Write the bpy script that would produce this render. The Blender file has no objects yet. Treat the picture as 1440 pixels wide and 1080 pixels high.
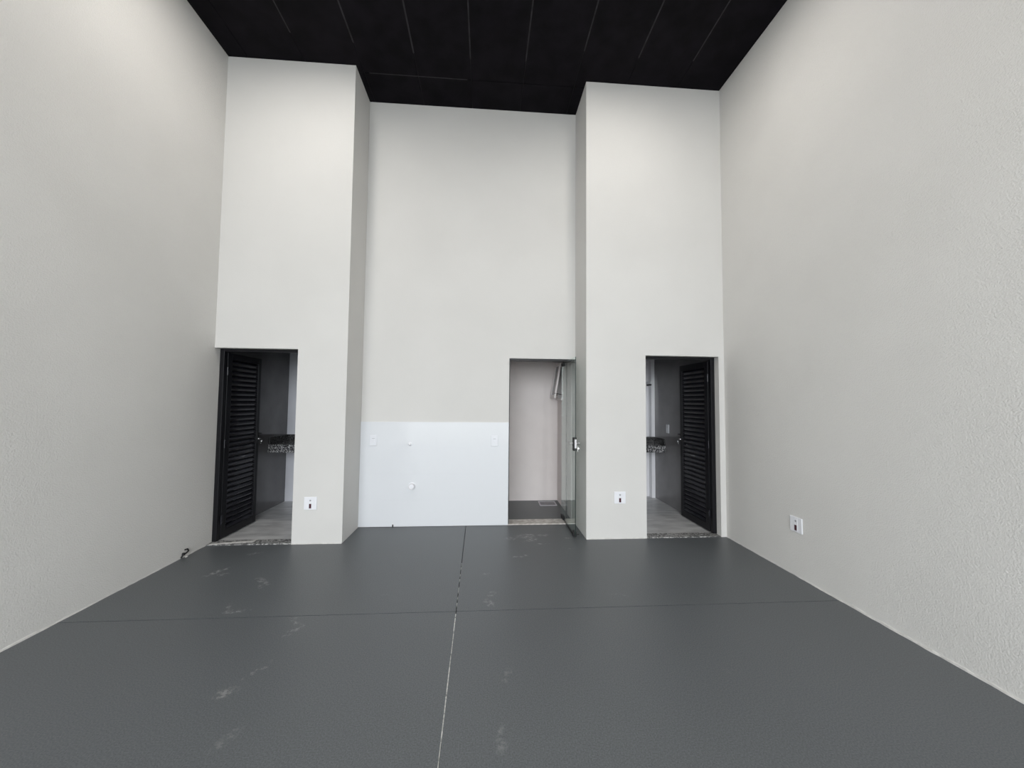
import bpy, bmesh, math, random
from mathutils import Vector, Matrix
random.seed(7)
scene = bpy.context.scene
C = scene.collection

# ------------------------------------------------------------------ camera
F_PX = 529.6
RT = Vector((0.99742767, -0.0710879, 0.00919543))
UP = Vector((-0.01248063, -0.04590806, 0.9988677))
FW = Vector((0.07058526, 0.99641305, 0.04667719))
cam_data = bpy.data.cameras.new('camera')
cam = bpy.data.objects.new('camera', cam_data)
C.objects.link(cam)
cam_data.sensor_fit = 'HORIZONTAL'
cam_data.sensor_width = 36.0
cam_data.lens = 36.0 * F_PX / 1440.0
cam_data.clip_start = 0.05
m = Matrix((RT, UP, -FW)).transposed().to_4x4()
m.translation = Vector((0, 0, 1.5))
cam.matrix_world = m
scene.camera = cam

# ------------------------------------------------------------------ world, light, exposure
world = bpy.data.worlds.new('overcast_sky')
scene.world = world
world.use_nodes = True
wn = world.node_tree.nodes
wn['Background'].inputs['Color'].default_value = (0.93, 0.97, 1.0, 1)
wn['Background'].inputs['Strength'].default_value = 9.5
portal = bpy.data.lights.new('shopfront_portal', 'AREA')
portal.shape = 'RECTANGLE'; portal.size = 4.8; portal.size_y = 4.8
portal.cycles.is_portal = True
po = bpy.data.objects.new('shopfront_portal', portal)
C.objects.link(po)
po.location = (-0.45, -4.72, 2.38)
po.rotation_euler = (math.radians(90), 0, 0)          # -Z of the light points to +Y (into the room)
scene.view_settings.view_transform = 'Standard'
scene.view_settings.look = 'None'
scene.view_settings.gamma = 1.0
scene.view_settings.use_curve_mapping = False
scene.view_settings.exposure = 0.0

# ------------------------------------------------------------------ measures (metres)
XL, XR = -2.829, 2.734            # side walls
Y1, Y2 = 4.132, 4.644             # faces of the two side blocks, face of the middle wall
YT1, YT2 = 4.264, 4.834           # backs of those walls
H = 5.217
PL, PR = -1.478, 1.1245           # inner edges of the side blocks
DL = -1.989                       # left doorway: XL..DL
DR0, DR1 = 1.8075, 2.670          # right doorway
DM0, DM1 = 0.294, 1.1245          # middle doorway
HD = 2.037
YF = -4.6
BL, BR = -2.932, 2.705             # bathroom side walls
BYL, BYR = 5.85, 5.955             # bathroom back walls
SY = 5.77                         # service room back wall

# ------------------------------------------------------------------ materials
def mat(name, color=(0.5, 0.5, 0.5), rough=0.5, metal=0.0, spec=0.5, trans=0.0, ior=1.5):
    mt = bpy.data.materials.new(name); mt.use_nodes = True
    b = mt.node_tree.nodes['Principled BSDF']
    b.inputs['Base Color'].default_value = (*color, 1)
    b.inputs['Roughness'].default_value = rough
    b.inputs['Metallic'].default_value = metal
    b.inputs['Specular IOR Level'].default_value = spec
    b.inputs['Transmission Weight'].default_value = trans
    b.inputs['IOR'].default_value = ior
    return mt

def N(mt, typ, **kw):
    n = mt.node_tree.nodes.new(typ)
    for k, v in kw.items():
        if k in n.inputs: n.inputs[k].default_value = v
        else: setattr(n, k, v)
    return n

def L(mt, a, b): mt.node_tree.links.new(a, b)

def coords(mt):
    return N(mt, 'ShaderNodeTexCoord').outputs['Object']

def noise_mix(mt, c1, c2, scale, lo=0.35, hi=0.65, detail=4, stretch=None, bump=0.0, bump_scale=None, bdist=0.002, rough=None):
    """colour = noise between c1 and c2, with optional fine relief"""
    b = mt.node_tree.nodes['Principled BSDF']
    co = coords(mt)
    if stretch:
        mp = N(mt, 'ShaderNodeMapping'); mp.inputs['Scale'].default_value = stretch
        L(mt, co, mp.inputs['Vector']); cv = mp.outputs['Vector']
    else: cv = co
    n = N(mt, 'ShaderNodeTexNoise', Scale=scale, Detail=detail)
    L(mt, cv, n.inputs['Vector'])
    r = N(mt, 'ShaderNodeValToRGB')
    r.color_ramp.elements[0].position = lo; r.color_ramp.elements[0].color = (*c1, 1)
    r.color_ramp.elements[1].position = hi; r.color_ramp.elements[1].color = (*c2, 1)
    L(mt, n.outputs['Fac'], r.inputs['Fac'])
    L(mt, r.outputs['Color'], b.inputs['Base Color'])
    if bump:
        n2 = N(mt, 'ShaderNodeTexNoise', Scale=bump_scale or scale, Detail=3)
        L(mt, co, n2.inputs['Vector'])
        bp = N(mt, 'ShaderNodeBump', Strength=bump, Distance=bdist)
        L(mt, n2.outputs['Fac'], bp.inputs['Height']); L(mt, bp.outputs['Normal'], b.inputs['Normal'])
    return r

WALL = mat('warm_grey_plaster_paint', rough=0.85, spec=0.25)
noise_mix(WALL, (0.645, 0.637, 0.617), (0.675, 0.667, 0.647), 1.3, bump=0.85, bump_scale=115, bdist=0.004)
SMOOTH = mat('smooth_wall_paint', rough=0.8, spec=0.25)
noise_mix(SMOOTH, (0.635, 0.627, 0.610), (0.665, 0.657, 0.640), 1.1, bump=0.25, bump_scale=60, bdist=0.002)
PINK = mat('service_wall_paint', rough=0.8, spec=0.25)
noise_mix(PINK, (0.73, 0.68, 0.665), (0.77, 0.72, 0.705), 2.0, bump=0.2, bump_scale=60)
LIP = mat('bare_plaster_edge', rough=0.9)
noise_mix(LIP, (0.56, 0.55, 0.53), (0.66, 0.65, 0.63), 25, bump=0.4, bump_scale=90)
CEIL = mat('matt_black_ceiling_board', rough=0.75, spec=0.10)
noise_mix(CEIL, (0.0042, 0.0036, 0.0050), (0.0085, 0.0070, 0.0100), 6, bump=0.3, bump_scale=180, bdist=0.002)
CEILGAP = mat('black_ceiling_gap', (0.004, 0.004, 0.005), 0.8)
CEILJOINT = mat('dusty_ceiling_joint', rough=0.8)
noise_mix(CEILJOINT, (0.004, 0.0035, 0.005), (0.024, 0.022, 0.027), 9, lo=0.3, hi=0.65, detail=5)
TILE = mat('white_glazed_tile', (0.70, 0.72, 0.75), 0.06, spec=0.5)
GROUT = mat('white_grout', (0.70, 0.71, 0.74), 0.9)
PORC = mat('polished_porcelain', rough=0.06, spec=0.5)
noise_mix(PORC, (0.62, 0.63, 0.68), (0.67, 0.68, 0.73), 3)
PORCD = mat('shaded_porcelain', rough=0.05, spec=0.5)  # same porcelain as the back wall, shade of the dim surfaces put into its colour
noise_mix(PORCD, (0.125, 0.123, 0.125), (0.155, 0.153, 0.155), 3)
PORCR = mat('half_shaded_porcelain', rough=0.05, spec=0.5)  # porcelain with weaker shade in its colour, for the right bathroom's side wall
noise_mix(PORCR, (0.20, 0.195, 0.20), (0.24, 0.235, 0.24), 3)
PORCW = mat('lit_white_porcelain', (0.84, 0.84, 0.87), 0.08)  # white fitting, and porcelain lightened to paint in the right bathroom's stronger light
BFLOOR = mat('smeared_light_floor', rough=0.35)
noise_mix(BFLOOR, (0.42, 0.42, 0.425), (0.72, 0.72, 0.72), 3.5, lo=0.3, hi=0.7, detail=6, stretch=(1, 3, 1))
def granite(name, c1, c2, c3, scale=150, rough=0.12):
    mt = mat(name, rough=rough)
    b = mt.node_tree.nodes['Principled BSDF']
    v = N(mt, 'ShaderNodeTexVoronoi', Scale=scale)
    L(mt, coords(mt), v.inputs['Vector'])
    r = N(mt, 'ShaderNodeValToRGB'); r.color_ramp.interpolation = 'CONSTANT'
    r.color_ramp.elements[0].position = 0; r.color_ramp.elements[0].color = (*c1, 1)
    r.color_ramp.elements[1].position = 0.42; r.color_ramp.elements[1].color = (*c2, 1)
    e = r.color_ramp.elements.new(0.75); e.color = (*c3, 1)
    sep = N(mt, 'ShaderNodeSeparateColor')
    L(mt, v.outputs['Color'], sep.inputs[0]); L(mt, sep.outputs[0], r.inputs['Fac'])
    L(mt, r.outputs['Color'], b.inputs['Base Color'])
    return mt
GRANITE = granite('speckled_grey_granite', (0.02, 0.02, 0.022), (0.11, 0.11, 0.12), (0.50, 0.50, 0.50), 130)
SPLASH = granite('dark_polished_granite', (0.012, 0.012, 0.013), (0.03, 0.03, 0.032), (0.10, 0.10, 0.10), 140)
SILLG = granite('worn_grey_granite_sill', (0.10, 0.10, 0.10), (0.26, 0.26, 0.26), (0.5, 0.5, 0.49), 70, 0.5)
SILLM = mat('beige_stone_sill', rough=0.5)
noise_mix(SILLM, (0.42, 0.38, 0.35), (0.66, 0.63, 0.60), 22, detail=6)
BLACK = mat('satin_black_aluminium', (0.013, 0.013, 0.018), 0.25, spec=0.5)
BLACKF = mat('dull_black_frame_paint', (0.006, 0.006, 0.008), 0.4, spec=0.3)
BLACKM = mat('matt_black_rubber', (0.008, 0.008, 0.009), 0.6)
CHROME = mat('polished_chrome', (0.85, 0.85, 0.86), 0.15, 1.0)
STEEL = mat('brushed_steel', (0.62, 0.61, 0.62), 0.35, 1.0)
WHITEP = mat('white_plastic', (0.80, 0.81, 0.85), 0.3)
TILEP = mat('tile_white_plastic', (0.72, 0.735, 0.775), 0.3)
DARKRED = mat('dark_red_plastic', (0.055, 0.008, 0.018), 0.4)
GREYP = mat('grey_recess', (0.30, 0.31, 0.34), 0.6)
WHITEAL = mat('white_painted_aluminium', (0.76, 0.72, 0.71), 0.4)
DGLASS = mat('dark_window_pane', (0.06, 0.065, 0.07), 0.08)
GLASS = mat('clear_door_glass', (0.93, 0.985, 0.965), 0.0, trans=1.0, ior=1.5)
GLASS.node_tree.nodes.remove(GLASS.node_tree.nodes['Principled BSDF'])
_tr = N(GLASS, 'ShaderNodeBsdfTransparent'); _tr.inputs['Color'].default_value = (0.95, 0.985, 0.975, 1)
_gl = N(GLASS, 'ShaderNodeBsdfGlossy', Roughness=0.0); _gl.inputs['Color'].default_value = (0.95, 1.0, 0.99, 1)
_fr = N(GLASS, 'ShaderNodeFresnel', IOR=1.5)
_geo = N(GLASS, 'ShaderNodeNewGeometry'); _ior = N(GLASS, 'ShaderNodeMath', operation='MULTIPLY_ADD')
_ior.inputs[1].default_value = -0.8333; _ior.inputs[2].default_value = 1.5      # same reflectance on both faces of the pane
L(GLASS, _geo.outputs['Backfacing'], _ior.inputs[0]); L(GLASS, _ior.outputs[0], _fr.inputs['IOR'])
_mx = N(GLASS, 'ShaderNodeMixShader')
L(GLASS, _fr.outputs[0], _mx.inputs[0]); L(GLASS, _tr.outputs[0], _mx.inputs[1]); L(GLASS, _gl.outputs[0], _mx.inputs[2])
L(GLASS, _mx.outputs[0], GLASS.node_tree.nodes['Material Output'].inputs['Surface'])
GEDGE = mat('dark_green_glass_edge', (0.012, 0.022, 0.020), 0.3)
FILL = mat('white_joint_filler', rough=0.9)
noise_mix(FILL, (0.28, 0.28, 0.27), (0.62, 0.62, 0.60), 40, lo=.35, hi=.55)
PAVE = mat('outdoor_paving', (0.30, 0.30, 0.29), 0.9)
CORE = mat('dark_joint_bed', (0.016, 0.016, 0.018), 0.9)
LAMP = mat('opal_lamp_diffuser', (0.8, 0.8, 0.8), 0.5)
lb = LAMP.node_tree.nodes['Principled BSDF']
lb.inputs['Emission Color'].default_value = (1.0, 0.95, 0.89, 1); lb.inputs['Emission Strength'].default_value = 150.0

# floor paint: fine speckle plus chalky shoe prints where people walked
FLOORM = mat('dark_grey_floor_paint', rough=0.42, spec=0.45)
def floor_material():
    mt = FLOORM; b = mt.node_tree.nodes['Principled BSDF']
    r = noise_mix(mt, (0.068, 0.075, 0.081), (0.126, 0.136, 0.144), 150, lo=0.3, hi=0.7, detail=4, bump=0.2, bump_scale=200, bdist=0.002)
    co = coords(mt)
    big = N(mt, 'ShaderNodeTexNoise', Scale=0.9, Detail=3); L(mt, co, big.inputs['Vector'])
    bm_ = N(mt, 'ShaderNodeMapRange'); bm_.inputs['To Min'].default_value = 0.93; bm_.inputs['To Max'].default_value = 1.07
    L(mt, big.outputs['Fac'], bm_.inputs['Value'])
    mul = N(mt, 'ShaderNodeVectorMath', operation='SCALE')
    L(mt, r.outputs['Color'], mul.inputs[0]); L(mt, bm_.outputs['Result'], mul.inputs['Scale'])
    # prints: x, y, angle, half length, half width, strength
    prints = [(-2.30, 3.51, 1.0, .12, .035, 1.0), (-2.22, 3.46, 0.4, .05, .03, .8), (-1.83, 3.34, 2.5, .08, .04, 1.0), (-1.77, 3.26, 1.4, .06, .04, .8),
              (-2.22, 3.90, 0.5, .08, .03, .9), (-1.83, 2.93, 1.9, .06, .02, .8), (-1.74, 2.86, 0.1, .10, .03, 1.0),
              (-1.27, 2.72, 2.4, .08, .03, .6), (-1.22, 2.62, 1.2, .08, .035, .6), (-1.24, 2.24, 1.1, .11, .02, .6),
              (-1.30, 2.09, 0.3, .07, .045, .75), (-1.12, 1.82, 1.2, .09, .03, .3), (0.05, 2.88, 2.0, .07, .03, .6), (0.07, 3.02, 1.1, .06, .03, .5),
              (0.02, 3.35, 0.4, .06, .025, .6), (0.14, 2.14, 1.3, .06, .03, .35), (0.09, 1.75, 1.5, .10, .03, .35),
              (0.47, 4.26, 0.2, .12, .09, .9), (0.52, 4.15, 0.6, .10, .06, 1.0), (0.62, 4.03, 0.0, .10, .012, 1.3), (0.35, 3.72, 0.1, .10, .02, 1.0),
              (0.30, 4.2, 0.1, .09, .05, .6), (0.66, 4.28, 0.1, .10, .04, .7), (0.95, 4.17, 0.0, .06, .02, 1.0), (0.88, 3.88, 0.0, .07, .015, .8),
              (1.05, 2.95, 2.7, .12, .012, .35), (-0.75, 3.05, .3, .03, .02, .3), (1.4, 2.1, 2.8, .08, .02, .25)]
    acc = None
    warp = N(mt, 'ShaderNodeTexNoise', Scale=16.0, Detail=2); L(mt, co, warp.inputs['Vector'])
    wsub = N(mt, 'ShaderNodeVectorMath', operation='SUBTRACT'); wsub.inputs[1].default_value = (.5, .5, .5)
    L(mt, warp.outputs['Color'], wsub.inputs[0])
    wsc = N(mt, 'ShaderNodeVectorMath', operation='SCALE'); wsc.inputs['Scale'].default_value = 0.09
    L(mt, wsub.outputs[0], wsc.inputs[0])
    wco = N(mt, 'ShaderNodeVectorMath', operation='ADD'); L(mt, co, wco.inputs[0]); L(mt, wsc.outputs[0], wco.inputs[1])
    for (x, y, a, hl, hw, s) in prints:
        mp = N(mt, 'ShaderNodeMapping', vector_type='TEXTURE')
        mp.inputs['Location'].default_value = (x, y, 0); mp.inputs['Rotation'].default_value = (0, 0, a)
        mp.inputs['Scale'].default_value = (hl, hw, 1)
        L(mt, wco.outputs[0], mp.inputs['Vector'])
        ln = N(mt, 'ShaderNodeVectorMath', operation='LENGTH'); L(mt, mp.outputs[0], ln.inputs[0])
        mr = N(mt, 'ShaderNodeMapRange'); mr.inputs['From Min'].default_value = 1.0; mr.inputs['From Max'].default_value = 0.55
        mr.inputs['To Min'].default_value = 0.0; mr.inputs['To Max'].default_value = s
        L(mt, ln.outputs['Value'], mr.inputs['Value'])
        if acc is None: acc = mr.outputs['Result']
        else:
            mx = N(mt, 'ShaderNodeMath', operation='MAXIMUM'); L(mt, acc, mx.inputs[0]); L(mt, mr.outputs['Result'], mx.inputs[1]); acc = mx.outputs[0]
    tex = N(mt, 'ShaderNodeTexNoise', Scale=28.0, Detail=5, Roughness=0.7); L(mt, co, tex.inputs['Vector'])
    tr = N(mt, 'ShaderNodeMapRange'); tr.inputs['From Min'].default_value = 0.46; tr.inputs['From Max'].default_value = 0.62
    L(mt, tex.outputs['Fac'], tr.inputs['Value'])
    m2 = N(mt, 'ShaderNodeMath', operation='MULTIPLY'); L(mt, acc, m2.inputs[0]); L(mt, tr.outputs['Result'], m2.inputs[1])
    m3 = N(mt, 'ShaderNodeMath', operation='MULTIPLY'); m3.inputs[1].default_value = 0.62; L(mt, m2.outputs[0], m3.inputs[0])
    mix = N(mt, 'ShaderNodeMix', data_type='RGBA')
    L(mt, m3.outputs[0], mix.inputs['Factor']); L(mt, mul.outputs[0], mix.inputs[6]); mix.inputs[7].default_value = (0.42, 0.42, 0.41, 1)
    L(mt, mix.outputs[2], b.inputs['Base Color'])
floor_material()

# ------------------------------------------------------------------ geometry helpers
def add_box(bm, x0, x1, y0, y1, z0, z1, bevel=0.0, rot=None, pivot=None):
    r = bmesh.ops.create_cube(bm, size=1.0)
    vs = r['verts']
    for v in vs:
        v.co = Vector(((x0 + x1) / 2 + v.co.x * (x1 - x0), (y0 + y1) / 2 + v.co.y * (y1 - y0), (z0 + z1) / 2 + v.co.z * (z1 - z0)))
    if bevel:
        es = list({e for v in vs for e in v.link_edges})
        rr = bmesh.ops.bevel(bm, geom=es, offset=bevel, segments=2, affect='EDGES', profile=0.5)
        vs = list({v for f in rr['faces'] for v in f.verts} | {v for v in vs if v.is_valid})
    if rot is not None:
        bmesh.ops.rotate(bm, cent=pivot, matrix=rot, verts=vs)
    return vs

def add_cyl(bm, p0, p1, r0, r1=None, seg=20, cap=True):
    p0 = Vector(p0); p1 = Vector(p1); d = p1 - p0
    mtx = Matrix.Translation((p0 + p1) / 2) @ d.to_track_quat('Z', 'Y').to_matrix().to_4x4()
    return bmesh.ops.create_cone(bm, cap_ends=cap, segments=seg, radius1=r0, radius2=r0 if r1 is None else r1, depth=d.length, matrix=mtx)['verts']

def add_lathe(bm, center, axis, prof, seg=24):
    """prof: (radius, distance along axis)"""
    q = Vector(axis).to_track_quat('Z', 'Y').to_matrix(); c = Vector(center); rings = []
    for r, h in prof:
        ring = [bm.verts.new(c + q @ Vector((r * math.cos(2 * math.pi * k / seg), r * math.sin(2 * math.pi * k / seg), h))) for k in range(seg)]
        rings.append(ring)
    for a, b in zip(rings, rings[1:]):
        for k in range(seg):
            bm.faces.new((a[k], a[(k + 1) % seg], b[(k + 1) % seg], b[k]))
    bm.faces.new(rings[-1]); bm.faces.new(list(reversed(rings[0])))

def add_tube(bm, pts, r, seg=10):
    for a, b in zip(pts, pts[1:]): add_cyl(bm, a, b, r, seg=seg)
    for p in pts[1:-1]:
        bmesh.ops.create_uvsphere(bm, u_segments=seg, v_segments=6, radius=r, matrix=Matrix.Translation(p))

def add_prism(bm, poly, z0, z1):
    lo = [bm.verts.new((x, y, z0)) for x, y in poly]; hi = [bm.verts.new((x, y, z1)) for x, y in poly]
    n = len(poly)
    bm.faces.new(list(reversed(lo))); bm.faces.new(hi)
    for k in range(n): bm.faces.new((lo[k], lo[(k + 1) % n], hi[(k + 1) % n], hi[k]))

def wloc(o):
    v = Vector((0, 0, 0))
    while o: v += o.location; o = o.parent
    return v

def obj(name, bm, material, parent=None, world_coords=True, smooth=False):
    if parent is not None and world_coords:
        off = wloc(parent)
        for v in bm.verts: v.co -= off
    bmesh.ops.recalc_face_normals(bm, faces=bm.faces)
    me = bpy.data.meshes.new(name); bm.to_mesh(me); bm.free()
    me.materials.append(material)
    if smooth:
        for p in me.polygons: p.use_smooth = True
    o = bpy.data.objects.new(name, me); C.objects.link(o)
    if parent is not None: o.parent = parent
    return o

def boxes(name, lst, material, parent=None, bevel=0.0, kind=None):
    bm = bmesh.new()
    for b in lst: add_box(bm, *b, bevel=bevel)
    o = obj(name, bm, material, parent)
    if kind: o['kind'] = kind
    return o

def struct(name, lst, material): return boxes(name, lst, material, kind='structure')

def thing(name, label, cat, loc, rotz=0.0, group=None):
    o = bpy.data.objects.new(name, None); C.objects.link(o)
    o.location = loc; o.rotation_euler = (0, 0, rotz); o.empty_display_size = 0.1
    if cat is None: o['kind'] = 'structure'
    else: o['category'] = cat
    o['label'] = label
    if group: o['group'] = group
    return o

def copy_tree(o, parent=None):
    c = o.copy(); C.objects.link(c); c.parent = parent
    for ch in list(o.children): copy_tree(ch, c)
    return c

# ------------------------------------------------------------------ setting
floor = struct('floor', [(XL - .2, XR + .2, YF, YT2 + 1.2, -0.15, -0.012)], CORE)
floor['label'] = 'dark grey painted concrete floor with thin saw-cut joints'
g = 0.003
YJ0 = -0.6
def jx(y): return -0.160 - 0.0125 * (y - 0.5) if y < 4 else -0.204 - 0.0125 * (y - 4)
def jy(x): return 2.782 - 0.0028 * x
slabs = [
    [(XL, jy(XL) + g), (jx(2.78) - g, jy(-.2) + g), (jx(Y2) - g, Y2), (PL, Y2), (PL, Y1), (XL, Y1)],
    [(jx(2.78) + g, jy(-.2) + g), (XR, jy(XR) + g), (XR, Y1), (PR, Y1), (PR, Y2), (jx(Y2) + g, Y2)],
    [(XL, YJ0 + g), (jx(YJ0) - g, YJ0 + g), (jx(2.78) - g, jy(-.2) - g), (XL, jy(XL) - g)],
    [(jx(YJ0) + g, YJ0 + g), (XR, YJ0 + g), (XR, jy(XR) - g), (jx(2.78) + g, jy(-.2) - g)],
    [(XL, YF), (jx(YF) - g, YF), (jx(YJ0) - g, YJ0 - g), (XL, YJ0 - g)],
    [(jx(YF) + g, YF), (XR, YF), (XR, YJ0 - g), (jx(YJ0) + g, YJ0 - g)],
    [(-0.1, YT2), (DM1, YT2), (DM1, SY), (-0.1, SY)],
]
for p in slabs:
    bm = bmesh.new(); add_prism(bm, p, -0.012, 0.0); obj('slab', bm, FLOORM, floor)
bm = bmesh.new()
y = 1.0
while y < 2.74:
    ln = random.choice([.05, .09, .14, .2]); w = random.uniform(.0014, .0031)
    a, b_ = y, min(y + ln, 2.75)
    xo = random.uniform(-.0006, .0006)
    add_prism(bm, [(jx(a) - w + xo, a), (jx(a) + w + xo, a), (jx(b_) + w + xo, b_), (jx(b_) - w + xo, b_)], -0.0125, random.uniform(-.0008, .0008) + .001)
    y = b_ + random.choice([.004, .008, .014, .022])
for y in (2.86, 2.95, 3.06, 3.10, 3.24, 3.33, 3.47, 3.55):
    add_prism(bm, [(jx(y) - .0015, y), (jx(y) + .002, y), (jx(y) + .002, y + .035), (jx(y) - .0015, y + .035)], -0.0125, 0.0005)
fl = obj('joint_filler', bm, FILL, floor); fl['label'] = 'broken white filler line in the floor joint'

ceiling = struct('ceiling', [(XL - .2, XR + .2, YF, YT2, H + 0.008, H + 0.15)], CEILGAP)
ceiling['label'] = 'black ceiling of long boards with faint dusty joints'
xs = [XL, -2.62] + [-2.018 + 0.604 * k for k in range(8)] + [XR]
ys = [YF, -3.0, -0.6, 1.8, 4.22, Y2]
for a, b_ in zip(xs, xs[1:]):
    for c, d in zip(ys, ys[1:]):
        x0, x1 = a + .003, b_ - .003
        if x1 - x0 < .02: continue
        if c > 4:   # strip of board between the two side blocks only
            x0, x1 = max(x0, PL), min(x1, PR)
            if x1 - x0 < .02: continue
            boxes('board', [(x0, x1, c + .003, d, H, H + .009)], CEIL, ceiling, bevel=.001)
        else:
            d2 = d - .003
            if d > 4 and (x0 < PL or x1 > PR):
                pl, ll = [], []
                if x1 <= PL or x0 >= PR: boxes('board', [(x0, x1, c + .003, Y1, H, H + .009)], CEIL, ceiling, bevel=.001)
                elif x0 < PL:
                    bm = bmesh.new(); add_prism(bm, [(x0, c + .003), (x1, c + .003), (x1, d2), (PL, d2), (PL, Y1), (x0, Y1)], H, H + .009); obj('board', bm, CEIL, ceiling)
                else:
                    bm = bmesh.new(); add_prism(bm, [(x0, c + .003), (x1, c + .003), (x1, Y1), (PR, Y1), (PR, d2), (x0, d2)], H, H + .009); obj('board', bm, CEIL, ceiling)
            else: boxes('board', [(x0, x1, c + .003, d2, H, H + .009)], CEIL, ceiling, bevel=.001)
ends = [3.80, 3.86, 3.93, 3.95, 3.93, 3.76, 3.79, 3.78]
for k in range(8):
    x = -2.018 + 0.604 * k; w = (.006, .008, .008, .007, .007, .007, .007, .006)[k]
    boxes('joint_strip', [(x - w, x + w, -4.5, ends[k], H - .0012, H + .007)], CEILJOINT, ceiling)
boxes('joint_strip', [(-1.36, -.25, 4.213, 4.224, H - .0012, H + .007)], CEILJOINT, ceiling)

T = 0.2
wl = struct('wall_left', [(XL - T, XL, YF, YT1, 0, H + .15)], WALL)
wl['label'] = 'tall grey rough plastered wall on the left'
wr = struct('wall_right', [(XR, XR + T, YF, YT1, 0, H + .15)], WALL)
wr['label'] = 'tall grey rough plastered wall on the right'
def face_wall(name, label, quads, material):
    o = struct(name, quads, material); o['label'] = label; return o
face_wall('wall_back_left', 'projecting wall block with the left louvred doorway',
          [(DL, PL, Y1, YT1, 0, H), (XL, DL, Y1, YT1, HD, H), (PL - .13, PL, YT1, YT2, 0, H)], SMOOTH)
face_wall('wall_back_right', 'projecting wall block with the right louvred doorway',
          [(PR, DR0, Y1, YT1, 0, H), (DR0, DR1, Y1, YT1, HD, H), (DR1, XR, Y1, YT1, 0, H), (PR, PR + .13, YT1, YT2, 0, H)], SMOOTH)
face_wall('wall_back', 'recessed middle wall with the glass door opening',
          [(PL, DM0, Y2, YT2, 0, H), (DM0, DM1, Y2, YT2, HD, H)], SMOOTH)
# front of the shop behind the camera with its wide opening
face_wall('wall_front', 'front wall with the wide shop opening behind the camera',
          [(XL, -2.80, YF - .2, YF, 0, H), (1.90, XR, YF - .2, YF, 0, H), (-2.80, 1.90, YF - .2, YF, 4.75, H)], WALL)
gr = struct('ground', [(-16, 16, -30, YF - .0, -.16, -.03)], PAVE)
gr['label'] = 'outdoor paving in front of the shop'
# service room behind the middle doorway
face_wall('wall_service_back', 'pale back wall of the small service room', [(-.3, DM1 + .13, SY, SY + .1, -.01, 2.35)], PINK)
face_wall('wall_service_left', 'left wall of the small service room', [(-.2, -.1, YT2, SY, -.01, 2.35)], PINK)
SX = 1.118
wy0, wy1, wz0, wz1 = 5.37, 5.72, 1.53, 2.12
face_wall('wall_service_right', 'right wall of the small service room with a window',
          [(SX, SX + .12, YT2, wy0, 0, 2.35), (SX, SX + .12, wy1, SY, 0, 2.35), (SX, SX + .12, wy0, wy1, 0, wz0), (SX, SX + .12, wy0, wy1, wz1, 2.35)], PINK)
struct('ceiling_service', [(-.2, SX + .12, YT2, SY, 2.35, 2.45)], PINK)
# bathrooms
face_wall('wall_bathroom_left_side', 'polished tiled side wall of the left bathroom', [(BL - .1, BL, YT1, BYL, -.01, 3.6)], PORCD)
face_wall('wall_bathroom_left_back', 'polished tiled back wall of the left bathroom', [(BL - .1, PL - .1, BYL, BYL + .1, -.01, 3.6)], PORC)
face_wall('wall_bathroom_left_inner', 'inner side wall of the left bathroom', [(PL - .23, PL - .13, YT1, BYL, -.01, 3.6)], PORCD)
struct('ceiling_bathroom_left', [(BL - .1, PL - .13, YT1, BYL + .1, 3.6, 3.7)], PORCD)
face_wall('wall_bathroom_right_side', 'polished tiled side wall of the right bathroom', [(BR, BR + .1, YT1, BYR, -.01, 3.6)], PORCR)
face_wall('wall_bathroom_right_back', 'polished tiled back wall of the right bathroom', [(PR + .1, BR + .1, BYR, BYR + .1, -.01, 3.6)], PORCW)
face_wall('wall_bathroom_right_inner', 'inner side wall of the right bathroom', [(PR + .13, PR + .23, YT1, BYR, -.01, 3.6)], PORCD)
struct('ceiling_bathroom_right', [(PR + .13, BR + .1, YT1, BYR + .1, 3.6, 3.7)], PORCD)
t1 = struct('trim_1', [(2.650, BR, 5.855, BYR, 0, 3.6)], PORCW); t1['label'] = 'narrow boxed pipe column in the corner of the right bathroom'
f1 = struct('floor_bathroom_left', [(BL, PL - .23, YT1, BYL, -.012, 0.002)], BFLOOR); f1['label'] = 'dusty light grey floor of the left bathroom'
f2 = struct('floor_bathroom_right', [(PR + .23, BR, YT1, BYR, -.012, 0.002)], BFLOOR); f2['label'] = 'dusty light grey floor of the right bathroom'

# uneven plaster lip where the side walls meet the floor
def lip(name, x, sgn, label):
    bm = bmesh.new(); y = 0.6; prev = None
    rr = random.Random(3 if sgn > 0 else 5)
    while True:
        base = 0.014 if y < 2.7 else (0.008 if y < 3.2 else 0.005)
        d = 0.005 * (1 if y < 3.0 else .4)
        h = base * rr.uniform(.65, 1.3); d += rr.uniform(-.0015, .003)
        ring = [bm.verts.new((x, y, 0)), bm.verts.new((x + sgn * d * 1.3, y, 0)), bm.verts.new((x + sgn * d, y, h * .8)), bm.verts.new((x, y, h))]
        if prev:
            for k in range(4): bm.faces.new((prev[k], prev[(k + 1) % 4], ring[(k + 1) % 4], ring[k]))
        else: bm.faces.new(ring)
        prev = ring
        if y >= 4.12: break
        y = min(y + rr.uniform(.03, .07), 4.12)
    bm.faces.new(list(reversed(prev)))
    o = obj(name, bm, LIP); o['kind'] = 'structure'; o['label'] = label
lip('baseboard_left', XL, 1, 'rough plaster lip along the foot of the left wall')
lip('baseboard_right', XR, -1, 'rough plaster lip along the foot of the right wall')
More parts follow.
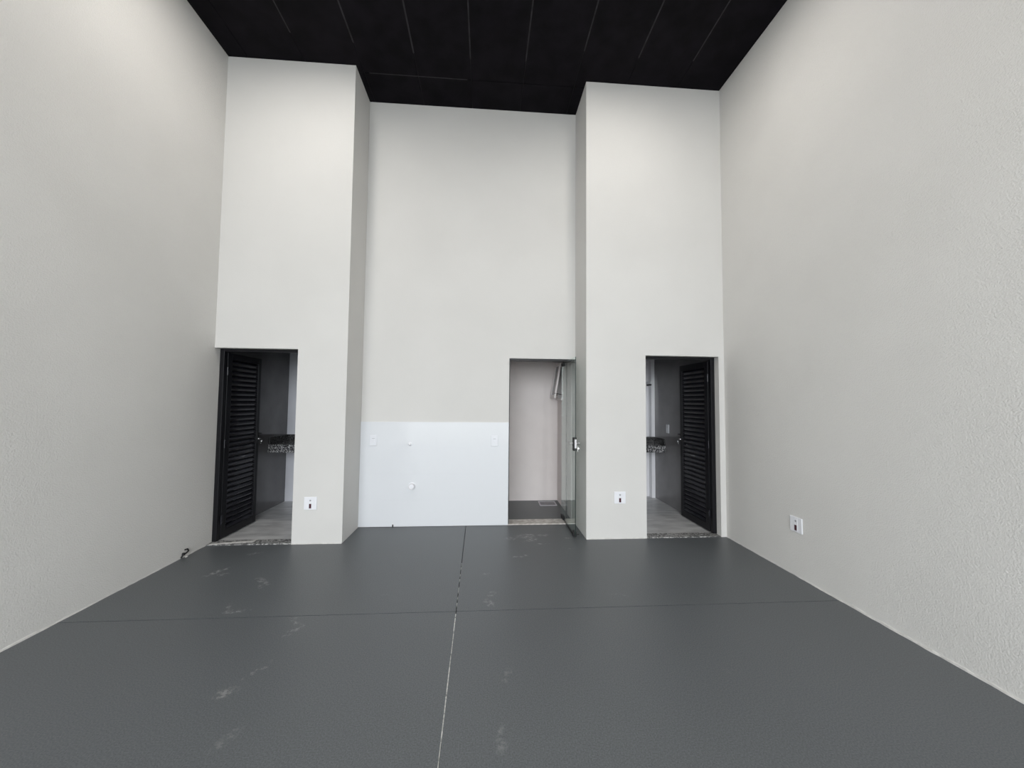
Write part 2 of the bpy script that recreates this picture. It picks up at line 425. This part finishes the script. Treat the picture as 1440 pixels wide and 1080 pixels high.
# ragged plaster lines at the foot of the blocks
def foot(name, x0, x1, y, seed, label):
    bm = bmesh.new(); rr = random.Random(seed); x = x0; prev = None
    while True:
        h = .010 + rr.uniform(-.003, .004); d = .004 + rr.uniform(0, .003)
        ring = [bm.verts.new((x, y, 0)), bm.verts.new((x, y - d, 0)), bm.verts.new((x, y - d * .7, h * .8)), bm.verts.new((x, y, h))]
        if prev:
            for k in range(4): bm.faces.new((prev[k], prev[(k + 1) % 4], ring[(k + 1) % 4], ring[k]))
        else: bm.faces.new(ring)
        prev = ring
        if x >= x1: break
        x = min(x + rr.uniform(.03, .07), x1)
    bm.faces.new(list(reversed(prev)))
    o = obj(name, bm, LIP); o['kind'] = 'structure'; o['label'] = label
foot('baseboard_back_left', DL, PL, Y1, 1, 'ragged plaster line at the foot of the left block')
foot('baseboard_back_right', PR, DR0, Y1, 2, 'ragged plaster line at the foot of the right block')

# ------------------------------------------------------------------ white tiling on the middle wall
root = thing('tile_splashback', 'glossy white tiled panel low on the middle wall beside the glass door', 'wall tiles', (PL + .886, Y2, 0))
boxes('grout_bed', [(PL, DM0, Y2 - .011, Y2, 0.004, 1.243)], GROUT, root)
tw = (DM0 - PL) / 2
zs = [.004, .313, .623, .933, 1.243]
for r_ in range(4):
    for c_ in range(2):
        boxes('tile', [(PL + tw * c_ + .0003, PL + tw * (c_ + 1) - .0003, Y2 - .012, Y2 - .005, zs[r_] + .0003, zs[r_ + 1] - .0003)], TILE, root, bevel=.0003)
YTL = Y2 - .012

# ------------------------------------------------------------------ sills
def sill(name, label, x0, x1, y0, y1, z, material):
    bm = bmesh.new(); add_box(bm, x0, x1, y0, y1, -.03, z, bevel=.002)
    o = obj(name, bm, material); o['label'] = label; o['category'] = 'door sill'
sill('door_sill', 'speckled grey granite sill with plaster smears under the left louvred door', XL + .001, DL - .001, Y1 + .003, YT1, .008, SILLG)
sill('door_sill', 'speckled grey granite sill under the right louvred door', DR0 + .001, DR1 - .001, Y1 + .003, YT1, .008, SILLG)
sill('door_sill', 'pale beige stone sill under the glass door', DM0 + .001, DM1 - .001, Y2 + .003, YT2, .010, SILLM)
bm = bmesh.new()
rr = random.Random(4); pts_t, pts_b = [], []
for k in range(14):
    u = k / 13; x = XL + .03 + u * .40
    pts_t.append((x, Y1 + .012 + .085 * u + rr.uniform(-.006, .006) + .018)); pts_b.append((x, Y1 + .002 + .06 * u + rr.uniform(-.006, .004)))
add_prism(bm, pts_b + pts_t[::-1], .0075, .0105)
o = obj('plaster_smear', bm, LIP); o['label'] = 'pale plaster smear across the left end of the left door sill'; o['category'] = 'plaster smear'

# ------------------------------------------------------------------ louvred doors
slat_bm = bmesh.new()
SL = 0.455
add_box(slat_bm, -.0225, .0225, -SL / 2, SL / 2, -.003, .003, bevel=.0012)
slat_mesh_holder = {}
def louvred_door(name, label, side, x_wall, x_open, leaf_x, tip_y, open_far):
    """side=+1: hinged on the left jamb (leaf face looks to +X); side=-1 mirrored"""
    s = side
    root = thing(name, label, None, (x_wall, 4.24, 0))
    fy0, fy1 = 4.212, 4.264
    fw = .045
    def bx(x0, x1, *r): return (min(x0, x1), max(x0, x1), *r)
    fr = bmesh.new()
    add_box(fr, *bx(x_wall + s * .001, x_wall + s * fw, fy0, fy1 - .002, .009, HD - .002), bevel=.002)
    add_box(fr, *bx(open_far - s * .001, open_far - s * .018, fy0, fy1 - .002, .009, HD - .002), bevel=.002)
    add_box(fr, *bx(x_wall + s * fw, open_far - s * .018, fy0, fy1 - .002, HD - .03, HD - .002), bevel=.002)
    obj('door_frame', fr, BLACKF, root)
    # leaf, open 90 degrees into the bathroom
    xa, xb = leaf_x - s * .032, leaf_x         # back face, visible face
    y0, y1 = 4.272, tip_y
    lf = bmesh.new()
    st0, st1 = .075, .055
    add_box(lf, *bx(xa, xb, y0, y0 + st0, .015, 2.0), bevel=.002)
    add_box(lf, *bx(xa, xb, y1 - st1, y1, .015, 2.0), bevel=.002)
    add_box(lf, *bx(xa, xb, y0 + st0, y1 - st1, .015, .095), bevel=.0015)
    add_box(lf, *bx(xa, xb, y0 + st0, y1 - st1, 1.93, 2.0), bevel=.0015)
    leaf = obj('door_leaf', lf, BLACKF, root)
    ya, yb = y0 + st0, y1 - st1
    key = round(yb - ya, 4)
    if key not in slat_mesh_holder:
        b = bmesh.new(); add_box(b, -.0225, .0225, -(yb - ya) / 2, (yb - ya) / 2, -.003, .003, bevel=.0012)
        me = bpy.data.meshes.new('slat'); b.to_mesh(me); b.free(); me.materials.append(BLACK)
        slat_mesh_holder[key] = me
    n = 33; z0, z1 = .118, 1.912
    for k in range(n):
        o = bpy.data.objects.new('slat', slat_mesh_holder[key]); C.objects.link(o); o.parent = leaf
        zz = z0 + (z1 - z0) * k / (n - 1)
        o.location = Vector(((xa + xb) / 2, (ya + yb) / 2, zz)) - wloc(leaf)
        o.rotation_euler = (0, s * math.radians(48), 0)      # outer edge low
    for hz in (.22, 1.02, 1.80):                               # hinges between leaf and jamb
        hb = bmesh.new(); add_cyl(hb, (xb + s * .004, y0 - .006, hz - .045), (xb + s * .004, y0 - .006, hz + .045), .007)
        add_box(hb, *bx(xb - s * .012, xb + s * .003, y0 - .004, y0 + .03, hz - .04, hz + .04), bevel=.001)
        obj('hinge', hb, BLACK, root)
    # latch plate, lever and key near the free edge
    hb = bmesh.new()
    add_box(hb, *bx(xb, xb + s * .006, y1 - .043, y1 - .012, .97, 1.13), bevel=.002)
    add_cyl(hb, (xb, y1 - .028, 1.085), (xb + s * .042, y1 - .028, 1.085), .007)
    add_box(hb, *bx(xb + s * .036, xb + s * .047, y1 - .115, y1 - .020, 1.079, 1.092), bevel=.003)
    h = obj('door_handle', hb, BLACKM, leaf)
    hb = bmesh.new()
    add_cyl(hb, (xb + s * .004, y1 - .028, 1.022), (xb + s * .016, y1 - .028, 1.022), .010)
    add_box(hb, *bx(xb + s * .014, xb + s * .040, y1 - .030, y1 - .026, 1.014, 1.024))
    add_lathe(hb, (xb + s * .044, y1 - .032, .992), (0, 1, 0), [(.004, 0), (.013, .001), (.013, .004), (.004, .005)])
    add_box(hb, *bx(xb + s * .038, xb + s * .048, y1 - .031, y1 - .027, .955, .985))
    k_ = obj('door_key', hb, CHROME, leaf); k_['label'] = 'small bright key left in the lock'
    return root
louvred_door('door_1', 'black louvred metal door standing open in the left doorway', 1, XL, DL, -2.782, 4.885, DL)
louvred_door('door_3', 'black louvred metal door standing open in the right doorway', -1, DR1, DR0, 2.622, 4.915, DR0)
slat_bm.free()

# ------------------------------------------------------------------ glass door
gd = thing('door_2', 'clear frameless glass door swung open towards the right block', None, (1.012, 4.80, 0))
fr = bmesh.new()
add_box(fr, DM0 + .001, DM0 + .010, Y2 + .004, YT2 - .002, .011, HD - .002)
add_box(fr, DM0 + .010, 1.085, Y2 + .004, YT2 - .002, HD - .022, HD - .002)
add_box(fr, 1.060, 1.074, 4.872, 4.90, .001, HD + .03, bevel=.002)
obj('door_frame', fr, BLACKF, gd)
gx0, gx1, gy0, gy1, gz0, gz1 = 1.007, 1.017, 4.165, 4.925, .016, 2.012
gl = boxes('glass_leaf', [(gx0, gx1, gy0 + .0012, gy1 - .0012, gz0 + .004, gz1)], GLASS, gd)
bm = bmesh.new()
add_box(bm, gx0 + .0005, gx1 - .0005, gy0 - .001, gy0 + .001, gz0, gz1)
e = obj('glass_edge', bm, GEDGE, gd); e['label'] = 'dark green polished front edge'
bm = bmesh.new()
add_box(bm, gx0 - .001, gx1 + .001, gy0 + .02, gy1 - .002, gz0 - .010, gz0 + .005)
obj('bottom_seal', bm, BLACKM, gd)
def clamp(z0, z1, y0, y1):
    b = bmesh.new()
    add_box(b, gx0 - .011, gx0 - .0005, y0, y1, z0, z1, bevel=.002)
    add_box(b, gx1 + .0005, gx1 + .011, y0, y1, z0, z1, bevel=.002)
    add_cyl(b, (gx0 - .013, (y0 + y1) / 2, (z0 + z1) / 2), (gx1 + .013, (y0 + y1) / 2, (z0 + z1) / 2), .008, seg=12)
    return obj('pivot_clamp', b, BLACKM, gd)
clamp(.012, .055, 4.76, 4.90); clamp(1.965, 2.010, 4.76, 4.90)
b = bmesh.new()                                  # floor bolt at the free corner
add_box(b, gx0 - .014, gx0 - .001, gy0 + .02, gy0 + .06, .012, .075, bevel=.002)
add_box(b, gx1 + .001, gx1 + .014, gy0 + .02, gy0 + .06, .012, .060, bevel=.002)
add_cyl(b, (gx1 + .012, gy0 + .035, .03), (gx1 + .045, gy0 + .035, .03), .006, seg=12)
obj('floor_bolt', b, BLACKM, gd)
b = bmesh.new()
add_box(b, gx0 - .014, gx0 - .0005, gy0 + .012, gy0 + .075, .955, 1.105, bevel=.003)
add_box(b, gx1 + .0005, gx1 + .010, gy0 + .012, gy0 + .075, .955, 1.105, bevel=.003)
lk = obj('lock_case', b, BLACKM, gd)
b = bmesh.new(); add_box(b, gx0 - .006, gx1 + .006, gy0 - .004, gy0 + .012, .985, 1.085, bevel=.002)
lp = obj('lock_plate', b, STEEL, lk); lp['label'] = 'steel face plate of the lock'
b = bmesh.new()
for sx in (-1, 1):
    xo = gx0 if sx < 0 else gx1
    add_cyl(b, (xo, gy0 + .05, 1.038), (xo + sx * .045, gy0 + .05, 1.038), .007, seg=14)
    add_tube(b, [Vector((xo + sx * .043, gy0 + .05, 1.038)), Vector((xo + sx * .046, gy0 + .09, 1.038)), Vector((xo + sx * .046, gy0 + .17, 1.036))], .007)
obj('lever_handle', b, STEEL, lk)
b = bmesh.new()
add_cyl(b, (gx0 - .022, gy0 + .04, .998), (gx1 + .018, gy0 + .04, .998), .009, seg=14)
add_box(b, gx1 + .016, gx1 + .036, gy0 + .038, gy0 + .042, .993, 1.001)
add_lathe(b, (gx1 + .040, gy0 + .036, .976), (0, 1, 0), [(.005, 0), (.014, .001), (.014, .004), (.005, .005)])
add_box(b, gx1 + .024, gx1 + .034, gy0 + .037, gy0 + .040, .945, .972, bevel=.001)
kk = obj('door_key', b, CHROME, lk); kk['label'] = 'bright keys hanging from the lock'

# ------------------------------------------------------------------ service window (top hung sash standing open)
w = thing('window_1', 'small white top-hung window standing ajar high in the service room', None, (SX, (wy0 + wy1) / 2, wz0))
fr = bmesh.new()
t_ = .03
for (a, b_, c, d) in ((wy0, wy1, wz0, wz0 + t_), (wy0, wy1, wz1 - t_, wz1), (wy0, wy0 + t_, wz0 + t_, wz1 - t_), (wy1 - t_, wy1, wz0 + t_, wz1 - t_)):
    add_box(fr, SX - .012, SX + .05, a, b_, c, d, bevel=.002)
add_box(fr, SX - .035, SX - .012, wy0, wy1, wz1 - .055, wz1, bevel=.002)      # projecting head with drip
add_box(fr, SX - .030, SX - .012, wy0, wy1, wz0 - .005, wz0 + .03, bevel=.002)
obj('window_frame', fr, WHITEAL, w)
ang = math.radians(9.5)
piv = Vector((SX - .016, 0, wz1 - .056))
R_ = Matrix.Rotation(ang, 3, 'Y')
sh = wz1 - wz0 - .075
sb = bmesh.new()
a0, a1 = wy0 + .012, wy1 - .012
for (y0, y1, z0, z1) in ((a0, a1, -sh, -sh + .045), (a0, a1, -.04, 0), (a0, a0 + .04, -sh + .045, -.04), (a1 - .04, a1, -sh + .045, -.04)):
    add_box(sb, piv.x - .028, piv.x - .002, y0, y1, piv.z + z0, piv.z + z1, bevel=.002, rot=R_, pivot=piv)
sash = obj('window_sash', sb, WHITEAL, w)
pb = bmesh.new(); add_box(pb, piv.x - .017, piv.x - .012, a0 + .038, a1 - .038, piv.z - sh + .043, piv.z - .038, rot=R_, pivot=piv)
obj('pane', pb, DGLASS, sash)
ab = bmesh.new()
for yy in (a0 + .004, a1 - .004):
    add_cyl(ab, (SX - .004, yy, wz0 + .075), (piv.x - .085, yy, wz0 + .095), .005, seg=10)
add_cyl(ab, (piv.x - .10, a0 - .002, wz0 + .095), (piv.x - .10, a0 + .006, wz0 + .095), .006, seg=10)
obj('stay_arm', ab, BLACKM, w)

# ------------------------------------------------------------------ floor drain
dx0, dx1, dy0, dy1 = .812, 1.062, 5.475, 5.705
dr = thing('floor_drain', 'square pale metal floor drain grate in the service room corner', 'floor drain', ((dx0 + dx1) / 2, (dy0 + dy1) / 2, 0))
b = bmesh.new(); rim = .013
for q in ((dx0, dx1, dy0, dy0 + rim), (dx0, dx1, dy1 - rim, dy1), (dx0, dx0 + rim, dy0 + rim, dy1 - rim), (dx1 - rim, dx1, dy0 + rim, dy1 - rim)):
    add_box(b, *q, -.002, .005, bevel=.001)
DRAINM = mat('pale_grate_metal', (0.62, 0.60, 0.64), 0.4)
obj('drain_rim', b, DRAINM, dr)
b = bmesh.new(); add_box(b, dx0 + rim, dx1 - rim, dy0 + rim, dy1 - rim, -.001, .0008); obj('drain_well', b, CORE, dr)
nb = 12; ww = (dx1 - dx0 - 2 * rim)
for k in range(nb):
    xx = dx0 + rim + ww * (k + .5) / nb
    o = boxes('grate_bar', [(xx - .0035, xx + .0035, dy0 + rim, dy1 - rim, .0008, .004)], DRAINM, dr)

# ------------------------------------------------------------------ wall plates (built facing -Y, local coordinates)
def socket(name, label, loc, rotz):
    r0 = thing(name, label, 'wall socket', loc, rotz, 'white low wall sockets with a dark red insert')
    b = bmesh.new(); add_box(b, -.065, .065, -.009, 0, -.066, .066, bevel=.004)
    obj('plate', b, WHITEP, r0, world_coords=False)
    b = bmesh.new(); add_box(b, -.011, .011, -.013, -.008, -.050, -.004, bevel=.001)
    i = obj('insert', b, DARKRED, r0, world_coords=False); i['label'] = 'dark red rectangular insert'
    b = bmesh.new(); add_cyl(b, (0, -.0105, .030), (0, -.0085, .030), .009, seg=16)
    obj('upper_module', b, GREYP, r0, world_coords=False)
    b = bmesh.new(); add_box(b, -.020, .020, -.0105, -.0085, -.058, .052, bevel=.001)
    obj('module_frame', b, WHITEP, r0, world_coords=False)
    return r0
sA = socket('wall_socket', 'white square wall socket beside the left louvred door', (-1.807, Y1, .419), 0)
sB = copy_tree(sA); sB.location = (1.502, Y1, .449); sB['label'] = 'white square wall socket on the block between glass door and right louvred door'
sC = copy_tree(sA); sC.location = (XR, 3.165, .448); sC.rotation_euler = (0, 0, math.radians(-90)); sC['label'] = 'white square wall socket on the right side wall'

def switch(name, label, loc, rotz, cat='wall switch', group='white switch plates on the white tiles'):
    r0 = thing(name, label, cat, loc, rotz, group)
    b = bmesh.new(); add_box(b, -.042, .042, -.009, 0, -.064, .064, bevel=.003)
    obj('plate', b, TILEP, r0, world_coords=False)
    b = bmesh.new(); add_box(b, -.014, .014, -.012, -.008, -.020, .022, bevel=.001)
    obj('rocker', b, TILEP, r0, world_coords=False)
    b = bmesh.new(); add_box(b, -.016, .016, -.0098, -.0088, .022, .026)
    obj('gap', b, GREYP, r0, world_coords=False)
    return r0
s1 = switch('wall_switch', 'white outlet plate high on the white tiles, at their left end', (-1.325, YTL, 1.022), 0)
s2 = copy_tree(s1); s2.location = (.120, YTL, 1.020); s2['label'] = 'white outlet plate high on the white tiles, next to the glass door opening'
s3 = copy_tree(s1); s3.location = (BR, 5.425, 1.118); s3.rotation_euler = (0, 0, math.radians(-90)); del s3['group']
s3['label'] = 'small light switch plate on the right bathroom side wall'

# pipe outlets on the tiles
p1 = thing('pipe_outlet', 'round grey-rimmed drain pipe end in the middle of the white tiles', 'pipe outlet', (-.862, YTL, .481))
b = bmesh.new(); add_lathe(b, (-.862, YTL, .481), (0, -1, 0), [(.044, 0), (.044, .003), (.037, .006), (.035, .006)], 28); obj('flange', b, WHITEP, p1, smooth=True)
b = bmesh.new(); add_lathe(b, (-.862, YTL - .006, .481), (0, -1, 0), [(.034, 0), (.034, .040), (.030, .040), (.029, .034), (.001, .034)], 28); obj('pipe_end', b, STEEL, p1)
b = bmesh.new(); add_lathe(b, (-.862, YTL - .040, .481), (0, -1, 0), [(.027, 0), (.026, .004), (.001, .005)], 24); obj('cap', b, WHITEP, p1)
p2 = thing('water_outlet', 'tiny grey capped water point above the round pipe end', 'water outlet', (-.893, YTL, .981))
b = bmesh.new(); add_lathe(b, (-.893, YTL, .981), (0, -1, 0), [(.024, 0), (.024, .002), (.016, .005), (.014, .005)], 24); obj('flange', b, WHITEP, p2, smooth=True)
b = bmesh.new(); add_lathe(b, (-.893, YTL - .004, .981), (0, -1, 0), [(.011, 0), (.011, .014), (.008, .015), (.007, .022), (.001, .022)], 18); obj('plug', b, STEEL, p2)

# dark chip at the foot of the tiles
b = bmesh.new(); add_box(b, -1.082, -1.068, YTL - .010, YTL - .0005, .0, .030, bevel=.002)
o = obj('tile_spacer', b, BLACKM); o['label'] = 'tiny black wedge at the foot of the white tiles'; o['category'] = 'tile spacer'

# bent cable stub at the foot of the left wall
b = bmesh.new()
pts = [Vector((XL + .004, 3.812, .004)), Vector((XL + .014, 3.824, .040)), Vector((XL + .018, 3.855, .036)), Vector((XL + .016, 3.885, .046)), Vector((XL + .010, 3.878, .066)), Vector((XL + .008, 3.850, .068))]
add_tube(b, pts, .006, 12)
add_cyl(b, (XL + .002, 3.832, .036), (XL + .022, 3.832, .036), .011, seg=14)
o = obj('cable_stub', b, BLACKM); o['label'] = 'short bent black cable stub at the foot of the left wall'; o['category'] = 'cable'
b = bmesh.new(); bmesh.ops.create_icosphere(b, subdivisions=2, radius=.008, matrix=Matrix.Translation((XL + .028, 3.845, .006)) @ Matrix.Diagonal((1, 1.8, .7, 1)))
for v in b.verts: v.co += Vector((random.uniform(-.002, .002),) * 3)
o = obj('plaster_crumb', b, LIP); o['label'] = 'white plaster crumb beside the cable stub'; o['category'] = 'debris'

# ------------------------------------------------------------------ granite counters
def counter(label, x_wall, s, y_front, y_back, z_top, length, drop):
    r0 = thing('washbasin_counter', label, 'countertop', (x_wall + s * length / 2, (y_front + y_back) / 2, z_top - drop), 0, None)
    def bx(x0, x1, *r): return (min(x0, x1), max(x0, x1), *r)
    e = .001
    b = bmesh.new(); add_box(b, *bx(x_wall + s * e, x_wall + s * length, y_front, y_back - e, z_top - .02, z_top), bevel=.002); obj('top_slab', b, GRANITE, r0)
    b = bmesh.new(); add_box(b, *bx(x_wall + s * e, x_wall + s * length, y_front, y_front + .02, z_top - drop, z_top - .02), bevel=.0015); obj('apron', b, GRANITE, r0)
    b = bmesh.new(); add_box(b, *bx(x_wall + s * .021, x_wall + s * length, y_back - .021, y_back - e, z_top, z_top + .10), bevel=.0015); obj('backsplash', b, SPLASH, r0)
    b = bmesh.new(); add_box(b, *bx(x_wall + s * e, x_wall + s * .02, y_front + .01, y_back - e, z_top, z_top + .10), bevel=.0015); obj('side_splash', b, SPLASH, r0)
counter('speckled granite washbasin counter in the left bathroom', BL, 1, 5.36, BYL, .885, 1.1, .105)
counter('speckled granite washbasin counter in the right bathroom', BR, -1, 5.49, 5.854, .862, 1.1, .100)

# white fitting high on the right bathroom back wall
vf = thing('wall_valve', 'small white fitting high in the corner of the right bathroom', 'valve', (2.640, 5.91, 1.79))
b = bmesh.new(); add_box(b, 2.612, 2.648, 5.80, BYR - .001, 1.800, 1.840, bevel=.003); obj('body', b, PORCW, vf)
b = bmesh.new(); add_box(b, 2.616, 2.645, 5.83, BYR - .001, 1.776, 1.798, bevel=.003); obj('socket', b, BLACKM, vf)
b = bmesh.new(); add_cyl(b, (2.622, 5.85, 1.750), (2.622, 5.85, 1.776), .004, seg=10); add_cyl(b, (2.640, 5.85, 1.750), (2.640, 5.85, 1.776), .004, seg=10); obj('prong', b, WHITEP, vf)

# ------------------------------------------------------------------ ceiling lamps (just above the picture's top edge)
def lamp(label, x, y):
    r0 = thing('ceiling_lamp', label, 'ceiling lamp', (x, y, H), 0, None)
    b = bmesh.new(); add_lathe(b, (x, y, H), (0, 0, -1), [(.150, 0), (.150, .028), (.142, .032), (.136, .032), (.1355, .026), (.001, .026)], 36); obj('housing', b, WHITEP, r0)
    b = bmesh.new(); add_lathe(b, (x, y, H - .0265), (0, 0, -1), [(.134, 0), (.134, .003), (.10, .0045), (.001, .005)], 36); obj('diffuser', b, LAMP, r0, smooth=True)
lamp('round ceiling lamp on the black boards, far row, towards the left wall', -1.72, 2.85)
lamp('round ceiling lamp on the black boards, far row, towards the right wall', 1.36, 2.85)
lamp('round ceiling lamp on the black boards, near row, towards the left wall', -1.72, -0.6)
lamp('round ceiling lamp on the black boards, near row, towards the right wall', 1.36, -0.6)
